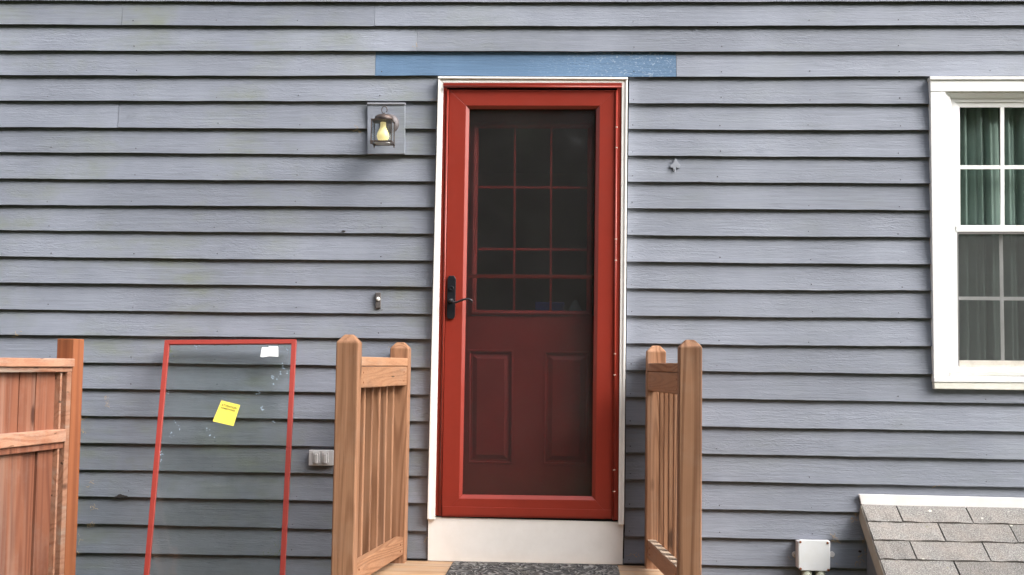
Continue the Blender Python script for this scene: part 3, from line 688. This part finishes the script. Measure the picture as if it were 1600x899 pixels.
# ------------------------------------------------------------------ deck, mat
zd = W(760, 878.6, -.012).z
xdl = W(521, 800, -.96).x-.02; xdr = W(1096, 800, -.96).x+.02
dk = thing('deck_landing', ((xdl+xdr)/2, -.5, 0), 'small landing of weathered cedar boards below the door', 'deck')
yb = -.012; i = 0
while yb > -.98:
    MB().box(xdl, xdr, yb-.137, yb, zd-.034, zd-(.0008*(i % 3))).build('deck_board', m_wx, dk, bev=.004); yb -= .143; i += 1
MB().box(xdl+.01, xdr-.01, -1.0, -.965, zd-.22, zd-.036).build('rim_joist', m_wx, dk)
for x in (xdl+.01, xdr-.048): MB().box(x, x+.038, -.96, -.015, zd-.22, zd-.036).build('joist', m_wy, dk)

mat_l0 = Wz(708, 875.6, zd+.011); mat_r0 = Wz(965.5, 881.6, zd+.011)
ym = (mat_l0.y+mat_r0.y)/2
mx0, mx1 = mat_l0.x, mat_r0.x
def doormat():
    nx, ny = 90, 34; D = .42; vs = []; fs = []
    for j in range(ny+1):
        for i in range(nx+1):
            u, v = i/nx, j/ny; x = mx0+(mx1-mx0)*u; y = ym-.004-D*v
            e = min(u*(mx1-mx0), (1-u)*(mx1-mx0), v*D, (1-v)*D)
            h = .010 if e > .004 else .004
            if e > .03: h += .0040*math.sin(x*60+2.4*math.sin(y*44))*math.sin(y*70+2*math.sin(x*38))
            vs.append((x, y, zd+h))
    for j in range(ny):
        for i in range(nx): a = j*(nx+1)+i; fs.append((a, a+1, a+nx+2, a+nx+1))
    k = len(vs); vs += [(mx0, ym-.004, zd+.001), (mx1, ym-.004, zd+.001), (mx1, ym-.004-D, zd+.001), (mx0, ym-.004-D, zd+.001)]
    fs += [(k, k+1, nx, 0), (k+2, k+3, ny*(nx+1), ny*(nx+1)+nx), (k+3, k, 0, ny*(nx+1)), (k+1, k+2, ny*(nx+1)+nx, nx)]
    o = MB().add(vs, fs).build('doormat', m_rubber, smooth=False); o['label'] = 'dark grey embossed rubber doormat lying before the door'; o['category'] = 'doormat'
doormat()

# ------------------------------------------------------------------ railings
PW = .089
def post(par, x, yf, ztop, zsh, rot=0, mt=m_wz, inset=.027):
    x0, x1, y0, y1 = x, x+PW, yf, yf+PW; z0 = .0
    vs = [(x0,y0,z0),(x1,y0,z0),(x1,y1,z0),(x0,y1,z0),(x0,y0,zsh),(x1,y0,zsh),(x1,y1,zsh),(x0,y1,zsh),
          (x0+inset,y0+inset,ztop),(x1-inset,y0+inset,ztop),(x1-inset,y1-inset,ztop),(x0+inset,y1-inset,ztop)]
    fs = [(3,2,1,0),(0,1,5,4),(1,2,6,5),(2,3,7,6),(3,0,4,7),(4,5,9,8),(5,6,10,9),(6,7,11,10),(7,4,8,11),(8,9,10,11)]
    return MB().add(vs, fs).build('post', mt, par, bev=.005, seg=3)
def railing(inner, px_rear, px_front, tr, tf, label, zc, zb_, n_bal):
    """inner=+1: the house door is on the +x side of this railing"""
    xr = W(px_rear[0], px_rear[1], -.10).x; xf = W(px_front[0], px_front[1], -.96).x
    rl = thing('deck_railing', ((xr+xf)/2+PW/2, -.5, zd), label, 'railing', 'railings either side of the landing')
    post(rl, xr, -.10, W(px_rear[0], tr[0], -.08).z, W(px_rear[0], tr[1], -.10).z)
    post(rl, xf, -.96, W(px_front[0], tf[0], -.93).z, W(px_front[0], tf[1], -.96).z)
    ya, yb2 = -.1003, -.8707
    def bar(name, o0, o1, z0, z1, bev=.004, y0=ya, y1=yb2, mb=None):
        """o0,o1: distance from the railing's inner face (of the posts)"""
        def X(y, o):
            t = (y-ya)/(yb2-ya); xa = xr+(xf-xr)*t
            return xa+PW-o if inner > 0 else xa+o
        A = [(X(y1, o0), y1), (X(y1, o1), y1), (X(y0, o1), y0), (X(y0, o0), y0)]
        mbb = mb or MB(); mbb.add([(x, y, z1) for x, y in A]+[(x, y, z0) for x, y in A], [(0,1,2,3),(7,6,5,4),(0,4,5,1),(1,5,6,2),(2,6,7,3),(3,7,4,0)])
        return mbb if mb else mbb.build(name, m_wblk if name == 'rail_block' else m_wy, rl, bev=bev)
    bar('cap_rail', .003, .086, zc-.038, zc)
    bar('top_rail', .006, .044, zc-.128, zc-.0395)
    if inner > 0: bar('bottom_rail', .008, .046, zb_-.084, zb_)
    else:
        bar('bottom_rail', .008, .046, zb_-.084, zb_-.004)
        for k in range(14):
            y0 = ya-k*.055; bar('rail_block', .0085, .0455, zb_-.0045, zb_+.001*(k % 2), .0015, y0, max(y0-.051, yb2))
    for k in range(n_bal):
        y = -.165-k*.118
        def X(yv, o):
            t = (yv-ya)/(yb2-ya); xa = xr+(xf-xr)*t
            return xa+PW-o if inner > 0 else xa+o
        x0, x1 = sorted((X(y, .0465), X(y, .0845)))
        MB().box(x0, x1, y-.038, y, zb_-.075, zc-.042).build('baluster', m_wz, rl, bev=.003)
    for y in (-.155, -.82):
        for z in (zc-.065, zc-.105, zb_-.03, zb_-.06):
            xq = xr+(xf-xr)*((y-ya)/(yb2-ya)); xq = xq+PW-.0062 if inner > 0 else xq+.0062
            d = .0009*inner; MB().tube([(xq-d*2, y, z), (xq+d, y, z)], .0042, 8).build('screw', m_rust, rl)
    return rl
z_capL = W(636, 559.8, -.10).z; z_botL = W(631, 838.6, -.10).z
railing(+1, (608.3, 600), (523.8, 600), (534.6, 543.6), (522.6, 534.5), 'cedar railing left of the door with its balusters in plain view', z_capL, z_botL, 6)
z_capR = W(1013, 567.6, -.10).z; z_botR = W(1011.5, 843.4, -.10).z
railing(-1, (1010.6, 600), (1061.6, 600), (540, 549.3), (531, 541.6), 'cedar railing right of the door with its notched bottom rail', z_capR, z_botR, 6)

# ------------------------------------------------------------------ gate panel, seen edge-on at the left
P0 = W(112.5, 600, -.30); th = R(9)
gdir = Vector((-math.sin(th), -math.cos(th), 0)); nrm = Vector((math.cos(th), -math.sin(th), 0))
ztp = W(112, 529.5, -.30).z
gt = thing('wooden_gate', (P0.x, P0.y, 0), 'reddish brown wooden gate panel standing out from the wall', 'gate')
def gbox(s0, s1, n0, n1, z0, z1, name, mt, bev=.003, zz0=None, par=gt):
    b = []
    for s_, n_ in ((s0, n0), (s1, n0), (s1, n1), (s0, n1)):
        q = Vector((P0.x, P0.y, 0))+gdir*s_+nrm*n_; b.append(q)
    vs = [(q.x, q.y, z1) for q in b]+[(q.x, q.y, z0) for q in b]
    return MB().add(vs, [(0,1,2,3),(7,6,5,4),(0,4,5,1),(1,5,6,2),(2,6,7,3),(3,7,4,0)]).build(name, mt, par, bev=bev)
gbox(-.089, 0, -.085, 0, 0, ztp, 'post', m_gp, .004)
zc_ = W(110, 560.5, -.31).z; L_ = 1.15
gbox(.001, L_, -.10, .012, zc_-.038, zc_, 'cap_rail', m_gy, .004)
gbox(.001, L_, -.075, .000, zc_-.062, zc_-.0385, 'under_rail', m_gy)
zm1 = W(100, 670.5, -.34).z; zm0 = zm1-.058
gbox(.001, .036, -.07, -.002, .12, zc_-.0625, 'stile', m_gy, .003)
gbox(L_-.036, L_, -.07, -.002, .12, zc_-.0625, 'stile', m_gy, .003)
gbox(.036, L_-.036, -.07, .004, zm0, zm1, 'middle_rail', m_gy, .004)
gbox(.036, L_-.036, -.07, -.010, zm0-.030, zm0-.0005, 'lower_trim', m_gz)
gbox(.036, L_-.036, -.07, -.002, .12, .20, 'bottom_rail', m_gy)
gbox(.060, .074, -.07, -.012, .20, zc_-.0625, 'stop_strip', m_gy, .002)
gbox(.0365, .0595, -.07, -.035, .20, zc_-.0625, 'groove_fillet', m_gz, .001)
s_ = .0745; k = 0; rg_ = random.Random(4)
while s_ < L_-.04:
    w = (.145, .058, .062, .07, .12, .09)[k % 6]; e = min(s_+w, L_-.037)
    gbox(s_+.0015, e-.0015, -.052, -.036-.003*(k % 2), zm1-.005, zc_-.062, 'board', m_gz, .002); s_ = e; k += 1
s_ = .0745; k = 0
while s_ < L_-.04:
    w = (.118, .105, .16)[k % 3]; e = min(s_+w, L_-.037); d = .018 if k % 2 else 0
    gbox(s_+.0015, e-.0015, -.055, -.034-d*.6, .2, zm0-.028, 'board', m_gz, .002); s_ = e; k += 1
# diagonal brace
a0 = Vector((P0.x, P0.y, 0))+gdir*.34+nrm*(-.001); a1 = Vector((P0.x, P0.y, 0))+gdir*(L_-.06)+nrm*(-.001)
za, zb2 = .22, zm0-.05
vs = []
for q, z in ((a0, za), (a1, zb2)):
    for dz in (0, .08):
        for dn in (0, -.033): vs.append((q.x+nrm.x*dn, q.y+nrm.y*dn, z+dz))
MB().add(vs, [(0,1,3,2),(4,6,7,5),(0,4,5,1),(2,3,7,6),(0,2,6,4),(1,5,7,3)]).build('brace', m_gy, gt, bev=.003)
gbox(L_+.004, L_+.093, -.085, 0, 0, ztp, 'post', m_gp, .004)

fp = thing('fence_panel', (P0.x+gdir.x*2, P0.y+gdir.y*2, 0), 'tall reddish board fence carrying on from the gate, mirrored in the pane', 'fence')
zf = ztp+.28
gbox(L_+.10, 3.3, -.10, .01, zf-.038, zf, 'cap_rail', m_gy, par=fp)
for z in (.3, .95, zf-.25): gbox(L_+.10, 3.3, -.04, -.004, z, z+.085, 'rail', m_gy, par=fp)
s_ = L_+.10
while s_ < 3.25: gbox(s_+.002, s_+.138, -.065, -.041, .05, zf-.04, 'board', m_gz, par=fp); s_ += .14
for s_ in (2.3, 3.3): gbox(s_, s_+.089, -.06, .03, 0, zf+.06, 'post', m_gp, par=fp)

# ------------------------------------------------------------------ leaning pane
tl = W(258.4, 532.6, -.05); tr_ = W(463.6, 531.4, -.05); bl = W(225.4, 899, -.42); br = W(445.4, 899, -.42)
bl = tl+(bl-tl)*((tl.z-.004)/(tl.z-bl.z)); br = tr_+(br-tr_)*((tr_.z-.004)/(tr_.z-br.z))
pn = (tr_-tl).cross(bl-tl).normalized()
if pn.y > 0: pn = -pn
gp = thing('storm_pane', ((bl.x+br.x)/2, (bl.y+br.y)/2, 0), 'loose glass pane in thin red frame leaning on the siding', 'glass pane')
wid = (tr_-tl).length; hei = (bl-tl).length
def PP(u, v, n=0):
    a = tl.lerp(tr_, u); b = bl.lerp(br, u); return a.lerp(b, v)+pn*n
def pbar(u0, v0, u1, v1, u2, v2, u3, v3, name):
    MB().hexa([PP(u0, v0, .011), PP(u1, v1, .011), PP(u2, v2, .011), PP(u3, v3, .011)], [PP(u0, v0, -.006), PP(u1, v1, -.006), PP(u2, v2, -.006), PP(u3, v3, -.006)]).build(name, m_pframe, gp, bev=.0015)
fu, fv = .0225/wid, .022/hei
pbar(0, 0, 1, 0, 1-fu, fv, fu, fv, 'frame_bar'); pbar(0, 0, fu, fv, fu, 1-fv, 0, 1, 'frame_bar')
pbar(1, 0, 1, 1, 1-fu, 1-fv, 1-fu, fv, 'frame_bar'); pbar(0, 1, fu, 1-fv, 1-fu, 1-fv, 1, 1, 'frame_bar')
MB().hexa([PP(fu*.8, fv*.8, .0015), PP(1-fu*.8, fv*.8, .0015), PP(1-fu*.8, 1-fv*.8, .0015), PP(fu*.8, 1-fv*.8, .0015)],
          [PP(fu*.8, fv*.8, -.0015), PP(1-fu*.8, fv*.8, -.0015), PP(1-fu*.8, 1-fv*.8, -.0015), PP(fu*.8, 1-fv*.8, -.0015)]).build('pane', m_gl_pane, gp)
def onp(px, py, n=.002): return Wp(px, py, tl, pn)+pn*n
def plate(pts, name, mt, par, n=.002, t=.0006, label=None, curl=0):
    a = [onp(x, y, n+t) for x, y in pts]; b = [onp(x, y, n) for x, y in pts]; k = len(a)
    return MB().add(a+b, [tuple(range(k)), tuple(range(2*k-1, k-1, -1))]+[(i, i+k, (i+1) % k+k, (i+1) % k) for i in range(k)]).build(name, mt, par, label=label)
sy_pts = [(346.2, 626.2), (375.4, 633.4), (364.8, 666.2), (332.6, 658.6)]
st = plate(sy_pts, 'warning_sticker', m_yel, gp, label='yellow sticker headed ATTENTION')
def text_on(s, u0, v0, u1, name):
    """flat print across the sticker: (u0,v0) is the left end of its baseline, u1 its right end"""
    cu = bpy.data.curves.new(name, 'FONT'); cu.body = s; cu.size = 1; cu.offset = .028; cu.space_character = 1.08
    ob = bpy.data.objects.new(name, cu); C.objects.link(ob)
    bpy.context.view_layer.update(); dg = bpy.context.evaluated_depsgraph_get()
    me = bpy.data.meshes.new_from_object(ob.evaluated_get(dg)); C.objects.unlink(ob); bpy.data.objects.remove(ob)
    A, B, Cc, D = [onp(x, y, .0032) for x, y in sy_pts]
    xs = [v.co.x for v in me.vertices]; x0, x1 = min(xs), max(xs)
    Lw = (B-A).length; sc = (u1-u0)/(x1-x0); Hh = (D-A).length
    vs = []
    for v in me.vertices:
        u = u0+(v.co.x-x0)*sc; w = v0-v.co.y*sc*Lw/Hh*1.15
        vs.append(A+(B-A)*u+(D-A)*w)
    MB().add(vs, [tuple(f.vertices) for f in me.polygons]).build(name, m_ink, st)
text_on('ATTENTION', .10, .235, .90, 'heading_print'); text_on('HOMEOWNER', .12, .36, .88, 'line_print')
pp = plate([(409.5, 543.2), (419, 543.5), (420.5, 541.6), (434.8, 541.8), (435, 557.8), (421, 557), (411.2, 558.6), (407, 558)], 'torn_label', m_paper, gp, label='torn scrap of white paper')
fl = MB(); rf = random.Random(21)
spots = [(441, 572, 5), (436, 586, 4), (428, 590, 5), (430, 600, 3), (449, 581, 3), (403, 617, 4), (408, 636, 4), (411, 640, 3), (274, 660, 3), (279, 670, 4), (267, 682, 6), (252, 708, 5), (306, 543, 4), (262, 612, 3), (330, 680, 3), (323, 676, 3), (447, 548, 3), (428, 663, 2), (251, 720, 3)]
for x, y, k in spots:
    for _ in range(k):
        cx, cy = x+rf.gauss(0, 2.4), y+rf.gauss(0, 3.0); r_ = rf.uniform(.3, 1.0); n_ = 6
        a = [onp(cx+r_*(math.cos(i*6.283/n_))*rf.uniform(.6, 1.3), cy+r_*math.sin(i*6.283/n_)*rf.uniform(.6, 1.4), .0026) for i in range(n_)]
        fl.add(a, [tuple(range(n_))])
fl.build('paint_flecks', m_fleck, gp, kind='stuff')
al = MB()
for _ in range(120):
    if rf.random() < .35: cx, cy = 264+rf.gauss(0, 4), 548+rf.gauss(0, 6)
    elif rf.random() < .5: cx, cy = 428+rf.gauss(4, 9), 870-abs(rf.gauss(0, 22))
    else: cx, cy = rf.choice((rf.uniform(350, 450), rf.uniform(300, 440))), rf.gauss(rf.choice((537, 541)), 1.5)
    if not (240 < cx < 452 and cy > 536): continue
    r_ = rf.uniform(.25, .9); n_ = 5
    al.add([onp(cx+r_*math.cos(i*6.283/n_)*rf.uniform(.5, 1.5), cy+r_*math.sin(i*6.283/n_)*rf.uniform(.5, 1.5), .0024) for i in range(n_)], [tuple(range(n_))])
al.build('algae_specks', m_moss, gp, kind='stuff')

# ------------------------------------------------------------------ low shingled roof
phi = R(32); rt0 = W(1347, 789.5, -.012); xa = rt0.x; xb = W(1900, 800, 0).x; EXP = .127
lr = thing('bulkhead_roof', (xa+.8, -.5, 0), 'low grey shingled roof with white flashing against the wall', 'roof')
dvec = Vector((0, -math.cos(phi), -math.sin(phi))); nv = Vector((0, -math.sin(phi), math.cos(phi)))
org = Vector((xa, -.012, rt0.z))
def rp_(x, s_, n): q = org+dvec*s_+nv*n; return Vector((x, q.y, q.z))
rs_ = random.Random(9)
slope = -.010            # the wall end dips a little to the right, as in the photo
for r in range(0, 9):
    x = xa+(.0 if r % 2 else 0)
    first = .155 if r % 2 == 0 else .312
    xs = [xa-.006+rs_.uniform(-.003, .003), xa+first]
    while xs[-1] < xb: xs.append(xs[-1]+.318)
    for x0, x1 in zip(xs, xs[1:]):
        s0, s1 = r*EXP-.03, (r+1)*EXP+rs_.uniform(-.0015, .0015)
        if r == 0: s0 = 0
        t_ = .0065; lift = rs_.uniform(0, .0015)
        nn = 9; gp0, gp1 = rs_.uniform(.0015, .0045), rs_.uniform(.0015, .0045)
        top, bot = [], []
        for q in range(nn+1):
            x_ = x0+gp0+(x1-x0-gp0-gp1)*q/nn; jj = rs_.uniform(-.0022, .0016); up_l = lift+.0025*math.sin(q*1.1+x0*9)
            top.append(rp_(x_, s0, .0025)); bot.append(rp_(x_+rs_.uniform(-.0006, .0006), s1+jj, .0105+up_l))
        vs = top+bot+[v-nv*.0022 for v in top]+[v-nv*.0062 for v in bot]; N = nn+1; fs = []
        for q in range(nn): fs += [(q, q+1, N+q+1, N+q), (N+q, N+q+1, 3*N+q+1, 3*N+q), (3*N+q, 3*N+q+1, 2*N+q+1, 2*N+q)]
        fs += [(0, N, 3*N, 2*N), (nn, 2*N+nn, 3*N+nn, N+nn)]
        MB().add(vs, fs).build('shingle', m_shing, lr)
# decking, rake fascia, side wall
MB().hexa([rp_(xa+.002, 0, -.002), rp_(xb, 0, -.002), rp_(xb, 9*EXP, -.002), rp_(xa+.002, 9*EXP, -.002)], [rp_(xa+.002, 0, -.02), rp_(xb, 0, -.02), rp_(xb, 9*EXP, -.02), rp_(xa+.002, 9*EXP, -.02)]).build('roof_decking', m_dark, lr)
MB().hexa([rp_(xa-.008, .0, -.001), rp_(xa+.006, .0, -.001), rp_(xa+.006, 9*EXP, -.001), rp_(xa-.008, 9*EXP, -.001)], [rp_(xa-.008, .0, -.075), rp_(xa+.006, .0, -.075), rp_(xa+.006, 9*EXP, -.075), rp_(xa-.008, 9*EXP, -.075)]).build('rake_fascia', m_fascia, lr, bev=.002)
a = rp_(0, 0, -.08); b = rp_(0, 9*EXP, -.08)
sx0, sx1 = xa+.02, xa+.05
MB().add([(sx0, -.013, a.z), (sx0, b.y, b.z), (sx0, b.y, 0), (sx0, -.013, 0), (sx1, -.013, a.z), (sx1, b.y, b.z), (sx1, b.y, 0), (sx1, -.013, 0)], [(0,1,2,3),(7,6,5,4),(0,4,5,1),(1,5,6,2),(2,6,7,3),(3,7,4,0)]).build('side_wall', m_side, lr)
MB().box(sx1, xb, b.y+.02, b.y+.05, 0, b.z-.02).build('front_wall', m_side, lr)
MB().slab([(1342.5, 772.6), (1800, 783.5), (1800, 804), (1346, 788.6)], -.014, .004).build('flashing', plain('white flashing', (.80, .79, .79), .5, dirt=.25, dirtcol=(.6, .45, .4), dscale=6), lr, bev=.0015)

kt = MB(); rk = random.Random(6)
for cx, cy, rx_, ry_ in ((189, 775.5, 6.0, 3.2), (183, 776.6, 4.5, 1.6), (196, 776, 4, 1.8), (537, 361.2, 3.4, 1.4), (1344, 862, 2.6, 2)):
    a = [W(cx+rx_*math.cos(i*6.283/11)*rk.uniform(.7, 1.2), cy+ry_*math.sin(i*6.283/11)*rk.uniform(.6, 1.2), -.0015-rk.random()*.001) for i in range(11)]
    kt.add(a+[Vector((p.x, .004, p.z)) for p in a], [tuple(range(11))]+[(i, i+11, (i+1) % 11+11, (i+1) % 11) for i in range(11)])
kt.build('split_knots', plain('dark split wood', (.035, .03, .03), .95), wall, kind='stuff')

# ------------------------------------------------------------------ litter caught on the siding
lt = MB(); rl_ = random.Random(2)
def curl(px, py, L=.02, r=.0007, up=False):
    p = W(px, py, -.006); a = rl_.uniform(0, 6.28); pts = [p]
    for i in range(5):
        a += rl_.gauss(0, .8); p = p+Vector((math.cos(a), rl_.uniform(-.3, .3), math.sin(a)))*L/5; pts.append(p)
    lt.tube(pts, r, 4)
for px, py, n_ in ((164, 622, 5), (168, 630, 6), (130, 655, 4), (131, 675, 4), (142, 757, 3), (146, 796, 5), (120, 795, 3), (138, 823, 3), (148, 822, 2), (123, 838, 3), (122, 864, 2), (559, 203, 4), (649, 75, 2), (680, 156, 4), (1336, 810, 8), (1350, 845, 8), (1354, 865, 8), (1346, 870, 5), (1340, 876, 5), (1310, 843, 4), (1300, 841, 4), (612, 546, 1), (665, 842, 5), (1014, 590, 4), (1008, 600, 3), (1022, 846, 4), (1464, 760, 2), (988, 868, 4), (1000, 870, 3), (1366, 890, 4), (1300, 880, 2), (1240, 873, 3), (30, 524, 4)):
    for _ in range(n_): curl(px+rl_.gauss(0, 2.5), py+rl_.gauss(0, 2.5), rl_.uniform(.008, .03), rl_.uniform(.0005, .0011))
lt.build('dry_litter', m_straw, kind='stuff')

# ------------------------------------------------------------------ wood beyond the yard, mirrored in the panes
def wood_edge():
    rr = random.Random(8); mb = MB(); cl = []
    for i in range(66):
        x = -34+(i % 22)*3.1+1.1*(i//22)+rr.uniform(-.8, .8); y = -17-4.5*(i//22)+rr.uniform(-2, 2); h = rr.uniform(14, 17)
        mb.tube([(x, y, 0), (x+rr.uniform(-.3, .3), y, h*.5), (x+rr.uniform(-.5, .5), y, h*.85)], [.26, .16, .06], 6)
        for _ in range(150):
            a = rr.uniform(0, 6.28); t = rr.random()**.8; z = h*(.03+.97*t); rad = 3.0*(1-.4*t)*math.sqrt(rr.random())
            cl.append((x+rad*math.cos(a), y+rad*math.sin(a), z))
    vs = mb.v; fs = mb.f
    for c in cl:
        for _ in range(18):
            px, py, pz = c[0]+rr.gauss(0, .5), c[1]+rr.gauss(0, .5), c[2]+rr.gauss(0, .4)
            ux, uy, uz = rr.uniform(-1, 1), rr.uniform(-1, 1), rr.uniform(-.6, .6); vx, vy, vz = uy-uz, uz-ux, ux-uy
            s_ = rr.uniform(.18, .40); q = s_*.5; k = len(vs)
            vs += [(px-ux*s_, py-uy*s_, pz-uz*s_), (px+vx*q, py+vy*q, pz+vz*q), (px+ux*s_, py+uy*s_, pz+uz*s_), (px-vx*q, py-vy*q, pz-vz*q)]
            fs.append((k, k+1, k+2, k+3))
    mb.build('woodland', m_leaf, kind='stuff')
wood_edge()
